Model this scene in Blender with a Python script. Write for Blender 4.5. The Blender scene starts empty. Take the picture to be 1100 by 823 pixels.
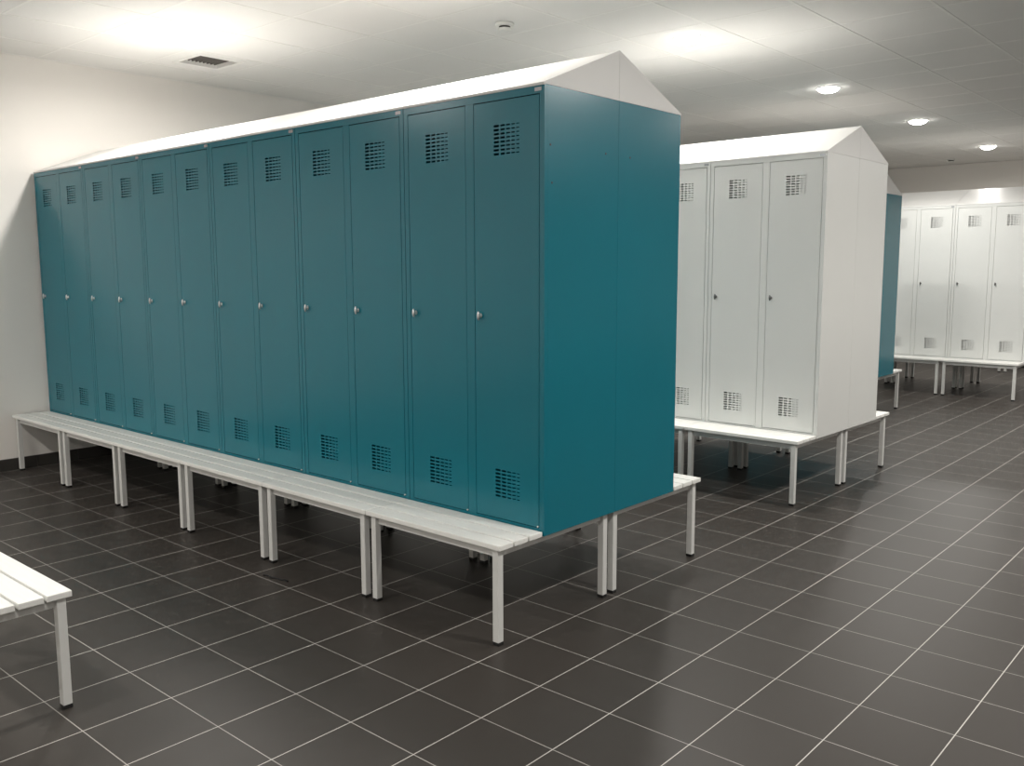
import bpy, bmesh, math, random
from mathutils import Matrix, Vector

scn = bpy.context.scene
COL = scn.collection

# ------------------------------------------------------------------ materials
def mat(name, base, rough=0.5, metal=0.0, emit=None, strength=0.0, spec=0.5):
    m = bpy.data.materials.new(name); m.use_nodes = True
    b = m.node_tree.nodes['Principled BSDF']
    b.inputs['Base Color'].default_value = (*base, 1)
    b.inputs['Roughness'].default_value = rough
    b.inputs['Metallic'].default_value = metal
    b.inputs['Specular IOR Level'].default_value = spec
    if emit:
        b.inputs['Emission Color'].default_value = (*emit, 1)
        b.inputs['Emission Strength'].default_value = strength
    return m

def vary(m, scale, amount, bump=0.0, bscale=None, stretch=None):
    """small uneven colour and surface of the material itself"""
    nt = m.node_tree; b = nt.nodes['Principled BSDF']
    tc = nt.nodes.new('ShaderNodeTexCoord')
    mp = nt.nodes.new('ShaderNodeMapping')
    if stretch: mp.inputs['Scale'].default_value = stretch
    nt.links.new(tc.outputs['Object'], mp.inputs['Vector'])
    n = nt.nodes.new('ShaderNodeTexNoise'); n.inputs['Scale'].default_value = scale; n.inputs['Detail'].default_value = 4
    nt.links.new(mp.outputs['Vector'], n.inputs['Vector'])
    base = b.inputs['Base Color'].default_value[:]
    mx = nt.nodes.new('ShaderNodeMix'); mx.data_type = 'RGBA'
    mx.inputs[6].default_value = tuple(c*(1-amount) for c in base[:3])+(1,)
    mx.inputs[7].default_value = tuple(min(1, c*(1+amount)) for c in base[:3])+(1,)
    nt.links.new(n.outputs['Fac'], mx.inputs[0]); nt.links.new(mx.outputs[2], b.inputs['Base Color'])
    if bump:
        n2 = nt.nodes.new('ShaderNodeTexNoise'); n2.inputs['Scale'].default_value = bscale; n2.inputs['Detail'].default_value = 2
        nt.links.new(mp.outputs['Vector'], n2.inputs['Vector'])
        bp = nt.nodes.new('ShaderNodeBump'); bp.inputs['Strength'].default_value = bump; bp.inputs['Distance'].default_value = 0.002
        nt.links.new(n2.outputs['Fac'], bp.inputs['Height']); nt.links.new(bp.outputs['Normal'], b.inputs['Normal'])
    return m

M = {}
M['teal'] = vary(mat('teal_paint', (0.004, 0.147, 0.198), 0.25, spec=0.42), 3.0, 0.05, 0.05, 60)
M['white_paint'] = vary(mat('white_paint', (0.66, 0.67, 0.65), 0.34), 3.0, 0.02, 0.05, 60)
M['top_white'] = vary(mat('top_white', (0.66, 0.66, 0.645), 0.4), 3.0, 0.02)
M['bench_wood'] = vary(mat('bench_white_wood', (0.76, 0.76, 0.73), 0.45), 6.0, 0.06, 0.15, 30, (1, 14, 1))
M['bench_metal'] = vary(mat('bench_white_metal', (0.62, 0.62, 0.60), 0.38), 8.0, 0.03)
M['black'] = mat('black_plastic', (0.012, 0.012, 0.012), 0.5)
M['chrome'] = mat('chrome', (0.66, 0.68, 0.69), 0.36, 0.9)
M['dark_metal'] = mat('dark_lock_metal', (0.16, 0.16, 0.16), 0.35, 0.9)
M['badge'] = mat('badge_metal', (0.30, 0.31, 0.32), 0.4, 1.0)
M['wall'] = vary(mat('wall_paint', (0.83, 0.80, 0.76), 0.75), 1.2, 0.015, 0.1, 120)
M['ceiling'] = vary(mat('ceiling_tile', (0.80, 0.79, 0.765), 0.85), 4.0, 0.02, 0.1, 200)
M['tbar'] = mat('ceiling_bar', (0.84, 0.83, 0.80), 0.5)
M['light_trim'] = mat('light_trim', (0.80, 0.80, 0.78), 0.4)
M['diffuser'] = mat('light_diffuser', (0.9, 0.9, 0.9), 0.5, emit=(1.0, 0.965, 0.915), strength=25.0)
M['vent_dark'] = mat('vent_dark', (0.13, 0.12, 0.11), 0.7)
M['plastic'] = mat('white_plastic', (0.75, 0.75, 0.72), 0.45)
M['cord'] = mat('dark_cord', (0.01, 0.01, 0.01), 0.8)

def tile_material():
    m = mat('floor_tile', (0.05, 0.046, 0.042), 0.4, spec=0.16)
    nt = m.node_tree; b = nt.nodes['Principled BSDF']; L = nt.links
    tc = nt.nodes.new('ShaderNodeTexCoord'); sp = nt.nodes.new('ShaderNodeSeparateXYZ')
    L.new(tc.outputs['Object'], sp.inputs[0])
    def math_(op, a, v=None, c=None):
        n = nt.nodes.new('ShaderNodeMath'); n.operation = op
        for i, x in enumerate((a, v, c)):
            if x is None: continue
            if isinstance(x, (int, float)): n.inputs[i].default_value = x
            else: L.new(x, n.inputs[i])
        return n.outputs[0]
    def axis(sock, off):
        s = math_('ADD', sock, -off + 300.0)
        s = math_('DIVIDE', s, 0.3)
        fr = math_('FRACT', s)
        d = math_('ABSOLUTE', math_('SUBTRACT', fr, 0.5))     # 0.5 at a joint
        return d, math_('FLOOR', s)
    dx, ix = axis(sp.outputs[0], 0.012); dy, iy = axis(sp.outputs[1], -0.403)
    d = math_('MAXIMUM', dx, dy)
    grout = math_('GREATER_THAN', d, 0.5 - 0.0034/0.6)
    gx = math_('GREATER_THAN', dx, 0.5 - 0.0034/0.6)
    # per-tile shade
    cmb = nt.nodes.new('ShaderNodeCombineXYZ'); L.new(ix, cmb.inputs[0]); L.new(iy, cmb.inputs[1])
    wn = nt.nodes.new('ShaderNodeTexWhiteNoise'); wn.noise_dimensions = '2D'; L.new(cmb.outputs[0], wn.inputs['Vector'])
    no = nt.nodes.new('ShaderNodeTexNoise'); no.inputs['Scale'].default_value = 5; no.inputs['Detail'].default_value = 5
    L.new(tc.outputs['Object'], no.inputs['Vector'])
    f = math_('ADD', math_('MULTIPLY', wn.outputs['Value'], 0.5), math_('MULTIPLY', no.outputs['Fac'], 0.5))
    t = nt.nodes.new('ShaderNodeMix'); t.data_type = 'RGBA'
    t.inputs[6].default_value = (0.042, 0.037, 0.033, 1); t.inputs[7].default_value = (0.047, 0.042, 0.0375, 1)
    L.new(f, t.inputs[0])
    # joints vary a little along their length
    n3 = nt.nodes.new('ShaderNodeTexNoise'); n3.inputs['Scale'].default_value = 2.2; L.new(tc.outputs['Object'], n3.inputs['Vector'])
    g = nt.nodes.new('ShaderNodeMix'); g.data_type = 'RGBA'
    g.inputs[6].default_value = (0.20, 0.19, 0.178, 1); g.inputs[7].default_value = (0.60, 0.58, 0.54, 1)
    L.new(math_('ADD', math_('MULTIPLY', n3.outputs['Fac'], 0.6), math_('MULTIPLY', gx, 0.4)), g.inputs[0])
    mx = nt.nodes.new('ShaderNodeMix'); mx.data_type = 'RGBA'
    L.new(grout, mx.inputs[0]); L.new(t.outputs[2], mx.inputs[6]); L.new(g.outputs[2], mx.inputs[7])
    L.new(mx.outputs[2], b.inputs['Base Color'])
    r = math_('ADD', math_('MULTIPLY', grout, 0.5), 0.40)
    L.new(r, b.inputs['Roughness'])
    hgt = math_('MULTIPLY', grout, -1.0)
    bp = nt.nodes.new('ShaderNodeBump'); bp.inputs['Strength'].default_value = 0.12; bp.inputs['Distance'].default_value = 0.002
    L.new(hgt, bp.inputs['Height']); L.new(bp.outputs['Normal'], b.inputs['Normal'])
    return m
M['tile'] = tile_material()
M['base_tile'] = vary(mat('baseboard_tile', (0.045, 0.042, 0.038), 0.3), 5, 0.12)

# ------------------------------------------------------------------ mesh helpers
def add_box(bm, x0, x1, y0, y1, z0, z1, bevel=0.0):
    t = bmesh.new()
    bmesh.ops.create_cube(t, size=1)
    for v in t.verts:
        v.co = Vector(((x0+x1)/2+v.co.x*(x1-x0), (y0+y1)/2+v.co.y*(y1-y0), (z0+z1)/2+v.co.z*(z1-z0)))
    if bevel: bmesh.ops.bevel(t, geom=list(t.edges), offset=bevel, segments=2, affect='EDGES', profile=0.6)
    merge(bm, t)

def merge(bm, t):
    me = bpy.data.meshes.new('tmp'); t.to_mesh(me); t.free(); bm.from_mesh(me); bpy.data.meshes.remove(me)

def add_lathe(bm, prof, seg=32, mtx=None, closed_ends=True):
    """profile [(r,z)] turned about z"""
    t = bmesh.new(); rings = []
    for r, z in prof:
        rings.append([t.verts.new((r*math.cos(2*math.pi*i/seg), r*math.sin(2*math.pi*i/seg), z)) for i in range(seg)])
    for a, b in zip(rings, rings[1:]):
        for i in range(seg):
            t.faces.new((a[i], a[(i+1) % seg], b[(i+1) % seg], b[i]))
    if closed_ends:
        t.faces.new(rings[0][::-1]); t.faces.new(rings[-1])
    bmesh.ops.recalc_face_normals(t, faces=t.faces)
    if mtx is not None: bmesh.ops.transform(t, matrix=mtx, verts=t.verts)
    merge(bm, t)

def obj(name, bm, m, parent=None, smooth=False):
    me = bpy.data.meshes.new(name)
    if isinstance(bm, bpy.types.Mesh): me = bm
    else:
        bm.to_mesh(me); bm.free()
        me.materials.append(m)
        if smooth:
            for p in me.polygons: p.use_smooth = True
    o = bpy.data.objects.new(name, me); COL.objects.link(o)
    if parent: o.parent = parent
    return o

def thing(name, label, cat, loc=(0, 0, 0), rz=0.0, group=None):
    o = bpy.data.objects.new(name, None); COL.objects.link(o)
    o.location = loc; o.rotation_euler = (0, 0, rz); o.empty_display_size = 0.1
    o['label'] = label; o['category'] = cat
    if group: o['group'] = group
    return o

def tag(o, label, cat, group=None):
    o['label'] = label; o['category'] = cat
    if group: o['group'] = group

def struct(name, bm, m):
    o = obj(name, bm, m); o['kind'] = 'structure'; return o

def dup(root, loc, rz, label, group):
    def rec(o, parent):
        c = o.copy(); COL.objects.link(c)
        if parent is not None: c.parent = parent
        for ch in list(o.children): rec(ch, c)
        return c
    r = rec(root, None)
    r.location = loc; r.rotation_euler = (0, 0, rz)
    r['label'] = label; r['group'] = group
    return r

# ------------------------------------------------------------------ the room
XL, XR, YN, YF, H = -4.83, 7.6, -6.3, 12.1, 2.98
def slab(name, m, *a):
    bm = bmesh.new(); add_box(bm, *a); return struct(name, bm, m)
slab('floor', M['tile'], XL-.2, XR+.2, YN-.2, YF+.2, -0.1, 0)
slab('wall_left', M['wall'], XL-.2, XL, YN-.2, YF+.2, 0, H)
slab('wall_far', M['wall'], XL, XR, YF, YF+.2, 0, H)
slab('wall_right', M['wall'], XR, XR+.2, YN-.2, YF+.2, 0, H)
slab('wall_near', M['wall'], XL, XR, YN-.2, YN, 0, H)
VX, VY, VH = -4.025, .985, .158
bm = bmesh.new()
add_box(bm, XL-.2, VX-VH, YN-.2, YF+.2, H, H+.1); add_box(bm, VX+VH, XR+.2, YN-.2, YF+.2, H, H+.1)
add_box(bm, VX-VH, VX+VH, YN-.2, VY-VH, H, H+.1); add_box(bm, VX-VH, VX+VH, VY+VH, YF+.2, H, H+.1)
struct('ceiling', bm, M['ceiling'])
# suspended grid: bars under the tiles every 0.6 m
bm = bmesh.new()
x = -0.15-0.603*7
while x < XR:
    add_box(bm, x-.009, x+.009, YN, YF, H-.0022, H+.002); x += 0.603
y = -0.515-0.602*9
while y < YF:
    add_box(bm, XL, XR, y-.008, y+.008, H-.0012, H+.002); y += 0.602
struct('trim_1', bm, M['tbar'])
# wall angle where the ceiling meets the left wall
bm = bmesh.new(); add_box(bm, XL, XL+.02, YN, YF, H-.004, H+.001); struct('trim_2', bm, M['tbar'])
# tiled baseboard (300 mm pieces with pale joints)
def baseboard(name, along, a0, a1, fixed, sgn):
    bm = bmesh.new(); a = a0
    while a < a1-.01:
        b = min(a+.297, a1)
        if along == 'y': add_box(bm, min(fixed, fixed+sgn*.009), max(fixed, fixed+sgn*.009), a, b, 0, .085)
        else: add_box(bm, a, b, min(fixed, fixed+sgn*.009), max(fixed, fixed+sgn*.009), 0, .085)
        a += .3
    struct(name, bm, M['base_tile'])
baseboard('baseboard_left', 'y', YN+.197, YF, XL, 1)
baseboard('baseboard_far', 'x', XL+.1, XR, YF, -1)

# ------------------------------------------------------------------ benches
W = 0.80            # one unit
D = 0.4925          # depth of one locker
ZB, ZS, ZT, RH = 0.388, 0.41, 2.157, 0.203
LEGY = -0.236
def bench_meshes():
    out = {}
    bm = bmesh.new()
    for i in range(3):
        y0 = -0.264+i*0.0885
        add_box(bm, -W+.002, -.002, y0, y0+.079, ZB+.0005, ZS, .0035)
    out['seat'] = bm
    bm = bmesh.new()
    t = .03
    h = .036
    for y in (LEGY+.016, 0.4545-.016): add_box(bm, -W+.0525, -.0525, y-t/2, y+t/2, ZB-h, ZB, .002)
    add_box(bm, -W+.0525, -.0525, .10-t/2, .10+t/2, ZB-h, ZB, .002)
    for x in (-.055, -W+.055): add_box(bm, x-t/2, x+t/2, LEGY+t/2, .4545-t/2, ZB-h+.0005, ZB-.0005, .002)
    out['frame'] = bm
    for j, (x, y) in enumerate(((-.038, LEGY), (-W+.038, LEGY), (-.038, .4545), (-W+.038, .4545))):
        bm = bmesh.new(); add_box(bm, x-.015, x+.015, y-.015, y+.015, .012, ZB-.0003, .0025); out['leg', j] = bm
        bm = bmesh.new(); add_box(bm, x-.0155, x+.0155, y-.0155, y+.0155, 0, .014, .002); out['foot_cap', j] = bm
    return out
def make_bench(label, group, loc, rz):
    r = thing('changing_bench', label, 'bench', loc, rz, group)
    ms = bench_meshes()
    obj('seat', ms['seat'], M['bench_wood'], r); obj('frame', ms['frame'], M['bench_metal'], r)
    for j in range(4):
        l = obj('leg', ms['leg', j], M['bench_metal'], r)
        obj('foot_cap', ms['foot_cap', j], M['black'], l)['label'] = 'black plastic foot cap'
    return r

# ------------------------------------------------------------------ lockers
DW, DZ0, DZ1 = 0.345, 0.4215, 2.1205     # door leaf
def door_mesh():
    """leaf with two fields of pressed slots, origin at its lower left front corner"""
    bm = bmesh.new()
    cols = [(.110, .027, .0086), (.1455, .023, .0074), (.1765, .0195, .0060), (.204, .017, .0048), (.229, .015, .0038)]
    pitch = .0157
    zc = [top-.0043-i*pitch for top in (2.0285-DZ0, .6305-DZ0) for i in range(8)]
    xs = sorted({0, DW} | {c[0] for c in cols} | {c[0]+c[1] for c in cols})
    zs = sorted({0, DZ1-DZ0} | {round(z+sg*c[2]/2, 6) for z in zc for c in cols for sg in (-1, 1)})
    def is_hole(x, z):
        return any(c[0] < x < c[0]+c[1] and any(abs(z-q) < c[2]/2 for q in zc) for c in cols)
    V = {}
    T = 0.0035
    def v(x, y, z):
        k = (round(x, 6), round(y, 6), round(z, 6))
        if k not in V: V[k] = bm.verts.new((x, y, z))
        return V[k]
    for x0, x1 in zip(xs, xs[1:]):
        for z0, z1 in zip(zs, zs[1:]):
            xm, zm = (x0+x1)/2, (z0+z1)/2
            if is_hole(xm, zm):
                continue
            bm.faces.new((v(x0, 0, z0), v(x1, 0, z0), v(x1, 0, z1), v(x0, 0, z1)))
            bm.faces.new((v(x0, T, z0), v(x0, T, z1), v(x1, T, z1), v(x1, T, z0)))
    # cut edges of the slots
    for c in cols:
        for z in zc:
            q = [(c[0], z-c[2]/2), (c[0]+c[1], z-c[2]/2), (c[0]+c[1], z+c[2]/2), (c[0], z+c[2]/2)]
            for (a, b), (e, d) in zip(q, q[1:]+q[:1]):
                bm.faces.new([bm.verts.new(p) for p in ((a, 0, b), (a, T, b), (e, T, d), (e, 0, d))])
    # folded rim
    h = DZ1-DZ0; R = 0.018
    for (a, b), (c, d) in (((0, 0), (DW, 0)), ((DW, 0), (DW, h)), ((DW, h), (0, h)), ((0, h), (0, 0))):
        bm.faces.new((bm.verts.new((a, 0, b)), bm.verts.new((a, R, b)), bm.verts.new((c, R, d)), bm.verts.new((c, 0, d))))
    return bm
def lock_mesh():
    bm = bmesh.new()
    add_lathe(bm, [(.0095, 0), (.0095, .002), (.0060, .004), (.0055, .010)], 24,
              Matrix.Rotation(math.radians(90), 4, 'X'))
    t = bmesh.new(); bmesh.ops.create_uvsphere(t, u_segments=20, v_segments=12, radius=1)
    bmesh.ops.transform(t, matrix=Matrix.Translation((0, -.014, -.001)) @ Matrix.Diagonal((.0070, .0060, .0190, 1)), verts=t.verts)
    merge(bm, t)
    return bm
def carcass_mesh():
    bm = bmesh.new()
    e = .0015
    x0, x1 = -W+e, -e
    add_box(bm, x0, x0+.0015, .0215, D-.0006, ZB+.001, ZT-.001)       # sheet sides, back, floor, roof
    add_box(bm, x1-.0015, x1, .0215, D-.0006, ZB+.001, ZT-.001)
    add_box(bm, x0+.0016, x1-.0016, D-.004, D-.0026, ZB+.001, ZT-.001)
    add_box(bm, x0+.0016, x1-.0016, .0215, D-.005, ZB+.001, ZB+.003)
    add_box(bm, x0+.0016, x1-.0016, .0215, D-.005, ZT-.003, ZT-.001)
    add_box(bm, -.402, -.4005, .0215, D-.005, ZB+.004, ZT-.004)       # partition
    # front frame
    fy = .021
    add_box(bm, x0, -.7725, 0, fy, ZB+.001, ZT-.001)
    add_box(bm, -.0255, x1, 0, fy, ZB+.001, ZT-.001)
    add_box(bm, -.4225, -.3765, 0, fy, DZ0-.003, DZ1+.003)
    for a, b in ((-.7725, -.0255),):
        add_box(bm, a, b, .0001, fy, ZB+.001, DZ0-.0035)
        add_box(bm, a, b, .0001, fy, DZ1+.0035, ZT-.001)
    return bm
def top_mesh():
    """sloping dust top: wedge with a low front lip"""
    bm = bmesh.new(); e = .001
    prof = [(-.004, ZT-.004), (-.004, ZT+.006), (D-.0006, ZT+RH), (D-.0006, ZT), (.002, ZT), (.002, ZT-.004)]
    a = [bm.verts.new((-W+e, y, z)) for y, z in prof]; b = [bm.verts.new((-e, y, z)) for y, z in prof]
    n = len(prof)
    for i in range(n): bm.faces.new((a[i], a[(i+1) % n], b[(i+1) % n], b[i]))
    bm.faces.new(a[::-1]); bm.faces.new(b)
    bmesh.ops.recalc_face_normals(bm, faces=bm.faces)
    return bm
LOCK = None; PIN = None; BADGE = None
def make_locker(paint, label, group, loc, rz):
    r = thing('locker', label, 'locker', loc, rz, group)
    obj('carcass', carcass_mesh(), M[paint], r)
    for x in (-.7705, -.3745):
        d = obj('door', door_mesh(), M[paint], r); d.location = (x+.0005, .0006, DZ0)
        k = obj('lock', lock_mesh(), M['chrome' if paint == 'teal' else 'dark_metal'], d, True); k.location = (.031, 0, 1.268-DZ0); k['label'] = 'chrome turn lock' if paint == 'teal' else 'dark turn lock'
        bm = bmesh.new(); add_lathe(bm, [(.0035, 0), (.0035, .006), (.002, .0075)], 12, Matrix.Rotation(math.radians(90), 4, 'X'))
        p = obj('hinge_pin', bm, M['plastic'], d); p.location = (DW-.003, .002, .003)
    t = obj('sloping_top', top_mesh(), M['top_white'], r); t['label'] = 'white sloping top'
    bm = bmesh.new(); add_box(bm, -.050, -.016, -.0012, .0005, ZT-.024, ZT-.010, .0005)
    obj('badge', bm, M['badge'], r)['label'] = 'small metal badge'
    return r

PROTO = {}
def put(kind, label, group, loc, rz):
    if kind not in PROTO:
        PROTO[kind] = make_bench(label, group, loc, rz) if kind == 'bench' else make_locker(kind, label, group, loc, rz)
        return PROTO[kind]
    return dup(PROTO[kind], loc, rz, label, group)

def place(xr, yf, rot, lx, ly):
    c, s = math.cos(rot), math.sin(rot)
    return (xr+c*lx-s*ly, yf+s*lx+c*ly, 0)

ORD = ['', 'second', 'third', 'fourth', 'fifth', 'sixth']
def block(paint, xr, yf, nf, nb, lab, rot=0.0, dz=0.0):
    """double row of units standing back to back; lab(kind, row, k) gives each label"""
    for k in range(nf):
        loc = place(xr, yf, rot, -W*k, 0)
        put('bench', lab('bench', 'front', k), lab('bgroup', 'front', k), loc, rot)
        put(paint, lab('locker', 'front', k), lab('lgroup', 'front', k), loc, rot)
    for k in range(nb):
        loc = place(xr, yf, rot, -W*(k+1), 2*D)
        put('bench', lab('bench', 'back', k), lab('bgroup', 'back', k), loc, rot+math.pi)
        put(paint, lab('locker', 'back', k), lab('lgroup', 'back', k), loc, rot+math.pi)

def lab_a(w, row, k):
    if w == 'bgroup': return 'benches under the near teal lockers'
    if w == 'lgroup': return 'teal lockers of the near block'
    if row == 'front':
        if w == 'locker':
            if k == 0: return 'large teal two-door locker at the near right end of the long teal row'
            if k == 5: return 'teal two-door locker at the far left end, against the left wall'
            return 'teal two-door locker, %s from the near right end of the long teal row' % ORD[k]
        if k == 0: return 'white slatted bench under the rightmost teal locker, its corner leg nearest the camera'
        if k == 5: return 'white slatted bench under the leftmost teal locker, its end leg by the left wall'
        return 'white slatted bench under the teal row, %s from its near right end' % ORD[k]
    if w == 'locker':
        if k == 0: return 'teal locker forming the rear half of the big teal end panel'
        return 'teal locker in the rear row of the near teal block, %s from its right end' % ORD[k]
    if k == 0: return 'white bench sticking out behind the big teal end panel'
    return 'white bench behind the near teal block, %s from its right end, mostly hidden' % ORD[k]
block('teal', 0.0, 0.0, 6, 6, lab_a)

def lab_b(w, row, k):
    if w == 'bgroup': return 'benches under the middle white lockers'
    if w == 'lgroup': return 'white lockers of the middle block'
    if row == 'front':
        if w == 'locker': return ['white two-door locker at the right end of the middle white block, both doors showing',
                                  'white locker half hidden behind the teal end panel, left of the middle end locker',
                                  'white locker of the middle block hidden behind the big teal block'][k]
        return ['white bench under the end of the middle white block, corner leg standing free',
                'white bench under the middle white block, its leg just right of the teal end panel',
                'white bench of the middle block hidden behind the big teal block'][k]
    if w == 'locker': return ['white locker forming the rear half of the white gabled end panel',
                              'white locker in the rear row of the middle white block, second from its right end',
                              'white locker in the rear row of the middle white block, third from its right end'][k]
    return ['white bench sticking out behind the white gabled end panel',
            'white bench behind the middle white block, second from its right end',
            'white bench behind the middle white block, third from its right end'][k]
block('white_paint', -0.029, 2.734, 3, 3, lab_b, -0.0154)

def lab_c(w, row, k):
    if w == 'bgroup': return 'benches under the distant teal lockers'
    if w == 'lgroup': return 'teal lockers of the distant block'
    n = {'locker': 'teal locker', 'bench': 'white bench'}[w]
    if row == 'back' and k == 0:
        return {'locker': 'narrow strip of a distant teal locker showing past the white gabled block',
                'bench': 'short end of a white bench under the distant teal strip'}[w]
    return '%s of the distant teal block, %s row, %s its right end' % (n, row, 'at' if k == 0 else 'second from')
block('teal', -0.888, 5.655, 2, 2, lab_c)

def lab_d(w, row, k):
    if w == 'bgroup': return 'benches under the far white lockers'
    if w == 'lgroup': return 'white lockers of the far block'
    if row == 'front':
        if w == 'locker': return ['far white locker at the right edge of the photo',
                                  'far white locker just left of the one at the right edge of the photo',
                                  'far white locker mostly hidden behind the distant teal strip'][k]
        return ['far white bench with a free leg at the right edge of the photo',
                'far white bench right of the distant teal strip',
                'far white bench hidden behind the distant teal block'][k]
    n = {'locker': 'white locker', 'bench': 'white bench'}[w]
    return '%s in the rear row of the far white block, %s its right end' % (n, ['at', 'second from', 'third from'][k])
block('white_paint', -0.10, 8.47, 3, 3, lab_d)

# benches by the far wall: only feet seen below the far white block
put('bench', 'low bench by the far wall, right one of two seen only as feet', 'benches by the far wall', (-.135, 11.40, 0), 0)
put('bench', 'low bench by the far wall, left one of two seen only as feet', 'benches by the far wall', (-.935, 11.40, 0), 0)
# bench at the lower left, facing the teal row
put('bench', 'white slatted bench at the lower left edge of the photo, facing the teal row', 'benches', (-.754-W, -1.795-.009, 0), math.pi)

# small holes in the end panel of the near teal block
def rivet(parent, y, z):
    sx = -.0015 if parent is END_FRONT else -W+.0015
    sg = 1 if parent is END_FRONT else -1
    bm = bmesh.new(); add_lathe(bm, [(.0045, 0), (.0045, .0008), (.002, .0012)], 12, Matrix.Translation((sx, y, z)) @ Matrix.Rotation(math.radians(90*sg), 4, 'Y'))
    obj('rivet', bm, M['black'], parent)['label'] = 'dark rivet hole'
END_FRONT = PROTO['teal']
END_BACK = [o for o in bpy.data.objects if o.get('label') == 'teal locker forming the rear half of the big teal end panel'][0]
for y, z in ((.036, 1.934), (.40, 1.932), (.046, 1.791)): rivet(END_FRONT, y, z)
rivet(END_BACK, 2*D-.578, 1.931)

# ------------------------------------------------------------------ ceiling things
LAMP_W = 36.0
def make_light(label, loc):
    r = thing('ceiling_light', label, 'ceiling light', loc, 0, 'recessed round ceiling lights')
    bm = bmesh.new(); add_lathe(bm, [(.086, -.001), (.086, -.006), (.104, -.006), (.112, -.001)], 40, None, False)
    obj('trim_ring', bm, M['light_trim'], r, True)
    bm = bmesh.new(); add_lathe(bm, [(.087, -.0015), (.084, -.012), (.071, -.025), (.045, -.035), (.012, -.039)], 40)
    obj('diffuser', bm, M['diffuser'], r)
    l = bpy.data.lights.new('lamp', 'AREA'); l.shape = 'DISK'; l.size = .16; l.energy = LAMP_W; l.color = (1.0, 0.965, 0.915)
    l.spread = math.radians(172)
    lo = bpy.data.objects.new('lamp', l); COL.objects.link(lo); lo.parent = r; lo.location = (0, 0, -.042)
    return r
LG = 'recessed round ceiling lights'
lights = [((-1.02, 2.75), 'round ceiling light above the middle white block, largest of the receding row'),
          ((-1.02, 5.06), 'round ceiling light second in the receding row'),
          ((-1.02, 7.40), 'round ceiling light third in the receding row'),
          ((-1.03, 10.15), 'round ceiling light fourth and farthest in the receding row'),
          ((-3.42, 0.37), 'glaring round ceiling light above the long teal row, near the left wall'),
          ((-1.02, 0.37), 'round ceiling light above the near end of the teal block'),
          ((-3.42, 3.40), 'round ceiling light by the left wall behind the teal block'),
          ((-3.42, 5.06), 'round ceiling light by the left wall behind the middle block'),
          ((-3.42, -2.60), 'round ceiling light by the left wall on the camera side of the teal row'),
          ((-1.02, -2.60), 'round ceiling light above the lower left bench'),
          ((1.98, -2.60), 'round ceiling light above the open aisle in front of the loose bench'),
          ((1.98, 0.37), 'round ceiling light above the open aisle right of the teal block'),
          ((1.98, 2.77), 'round ceiling light above the open aisle right of the middle white block'),
          ((1.98, 5.06), 'round ceiling light above the open aisle right of the distant teal block'),
          ((1.98, 7.40), 'round ceiling light above the open aisle right of the far white block'),
          ((1.98, 10.15), 'added unseen fill light near the far wall, right of the far white block'),  # added out of view to brighten the far wall
          ((4.40, 0.37), 'added unseen fill light by the right wall, level with the teal block'),  # extra unseen row on the right, added to raise the ambient light
          ((4.40, 5.06), 'added unseen fill light by the right wall, level with the distant teal block'),
          ((4.40, -2.60), 'added unseen fill light by the right wall, behind the viewpoint'),
          ((-3.42, -4.95), 'added unseen fill light in the near left corner of the room'),  # extra unseen row on the near side, put in for more even fill
          ((-1.02, -4.95), 'added unseen fill light by the near wall, behind the loose bench'),
          ((1.98, -4.95), 'added unseen fill light by the near wall, behind the viewpoint')]
L0 = None
for (x, y), lb in lights:
    q = None
    if L0 is None: L0 = make_light(lb, (x, y, H))
    else: q = dup(L0, (x, y, H), 0, lb, LG)
    if x < 0 and y > 0:                                            # the lamps over the locker tops burn dimmer
        for c in (L0 if q is None else q).children:
            if c.type == 'LIGHT': c.data = c.data.copy(); c.data.energy = LAMP_W*0.74
    else:
        for c in q.children:
            if c.type == 'LIGHT': c.data = c.data.copy(); c.data.energy = LAMP_W*(0.50 if x > 4 or (y < 0 and -2 < x < 0) else 0.80 if y < 0 else 0.98)

# smoke detectors
def make_detector(label, loc):
    r = thing('smoke_detector', label, 'smoke detector', loc, 0, 'smoke detectors on the ceiling')
    bm = bmesh.new(); add_lathe(bm, [(.060, 0), (.060, -.012), (.054, -.018), (.048, -.019)], 36)
    obj('base', bm, M['plastic'], r, True)
    bm = bmesh.new(); add_lathe(bm, [(.036, -.019), (.036, -.034)], 36)
    obj('sensor_slot', bm, M['black'], r)['label'] = 'dark sensor slot'
    bm = bmesh.new(); add_lathe(bm, [(.046, -.031), (.046, -.037), (.034, -.046), (.010, -.049)], 36)
    obj('head', bm, M['plastic'], r, True)
    return r
d0 = make_detector('round white smoke detector on the ceiling above the teal row', (-1.69, 1.66, H))
dup(d0, (-1.80, 11.3, H), 0, 'tiny smoke detector on the far end of the ceiling', 'smoke detectors on the ceiling')

# square air vent in a ceiling tile
r = thing('air_vent', 'square ceiling air vent with a dark recessed grille near the left wall', 'air vent', (VX, VY, H))
bm = bmesh.new(); i_ = VH-.001
add_box(bm, -i_-.03, i_+.03, -i_-.03, -i_+.004, -.004, -.0005); add_box(bm, -i_-.03, i_+.03, i_-.004, i_+.03, -.004, -.0005)
add_box(bm, -i_-.03, -i_+.004, -i_+.004, i_-.004, -.004, -.0005); add_box(bm, i_-.004, i_+.03, -i_+.004, i_-.004, -.004, -.0005)
obj('frame', bm, M['tbar'], r)
bm = bmesh.new(); i2 = VH-.0005                                     # white throat of the vent
for q in ((-i2, i2, -i2, -i2+.003), (-i2, i2, i2-.003, i2), (-i2, -i2+.003, -i2+.003, i2-.003), (i2-.003, i2, -i2+.003, i2-.003)):
    add_box(bm, *q, .0002, .040)
obj('throat', bm, M['tbar'], r)
bm = bmesh.new(); g = i2-.004
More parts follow.
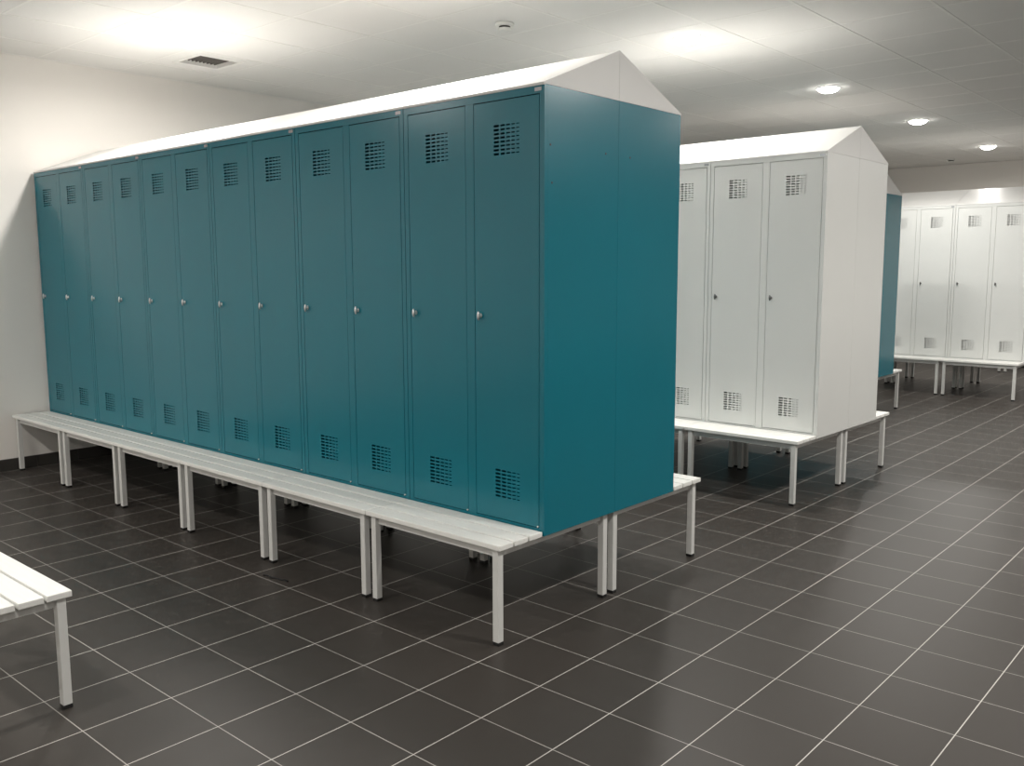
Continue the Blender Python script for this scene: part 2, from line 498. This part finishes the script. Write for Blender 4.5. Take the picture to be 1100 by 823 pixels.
add_box(bm, -g, g, -g, g, .030, .034)
for i in range(10):
    t = -g+.016+i*(2*g-.032)/9
    add_box(bm, -g, g, t-.004, t+.004, .020, .030)
obj('grille', bm, M['vent_dark'], r)['label'] = 'dark slotted grille'

# scrap of dark cord on the floor
cu = bpy.data.curves.new('cord_scrap', 'CURVE'); cu.dimensions = '3D'; cu.bevel_depth = .004; cu.bevel_resolution = 3
sp = cu.splines.new('NURBS'); pts = [(0, 0), (.03, .012), (.05, -.008), (.085, .006), (.12, -.004), (.15, .012), (.165, .0)]
sp.points.add(len(pts)-1)
for p, (a, b) in zip(sp.points, pts): p.co = (a, b, .0045, 1)
sp.use_endpoint_u = True; sp.order_u = 3
tmp = bpy.data.objects.new('tmp_curve', cu); COL.objects.link(tmp)
me = bpy.data.meshes.new_from_object(tmp.evaluated_get(bpy.context.evaluated_depsgraph_get()))
bpy.data.objects.remove(tmp)
me.materials.clear(); me.materials.append(M['cord'])
co = bpy.data.objects.new('cord_scrap', me); COL.objects.link(co)
co.location = (-1.425, -.385, 0); co.rotation_euler = (0, 0, math.radians(8))
tag(co, 'small scrap of dark cord lying on the floor tiles before the teal row', 'cord')

# ------------------------------------------------------------------ world, camera, view
w = bpy.data.worlds.new('world'); scn.world = w; w.use_nodes = True
w.node_tree.nodes['Background'].inputs[0].default_value = (0, 0, 0, 1)

F, yaw, pitch, roll = 973.46, 0.7237, -0.1267, -0.0029
cam = bpy.data.cameras.new('camera'); co = bpy.data.objects.new('camera', cam); COL.objects.link(co)
cam.sensor_fit = 'HORIZONTAL'; cam.sensor_width = 36; cam.lens = F/1100*36; cam.clip_start = .05; cam.clip_end = 100
f = Vector((-math.sin(yaw)*math.cos(pitch), math.cos(yaw)*math.cos(pitch), math.sin(pitch)))
rt = Vector((math.cos(yaw), math.sin(yaw), 0)); up = rt.cross(f)
r2 = math.cos(roll)*rt+math.sin(roll)*up; u2 = -math.sin(roll)*rt+math.cos(roll)*up
mw = Matrix((r2, u2, -f)).transposed().to_4x4(); mw.translation = Vector((2.2507, -2.7399, 1.465))
co.matrix_world = mw
scn.camera = co
scn.view_settings.view_transform = 'Standard'; scn.view_settings.look = 'None'
scn.view_settings.exposure = 0.47; scn.view_settings.gamma = 1.0
scn.view_settings.use_curve_mapping = False
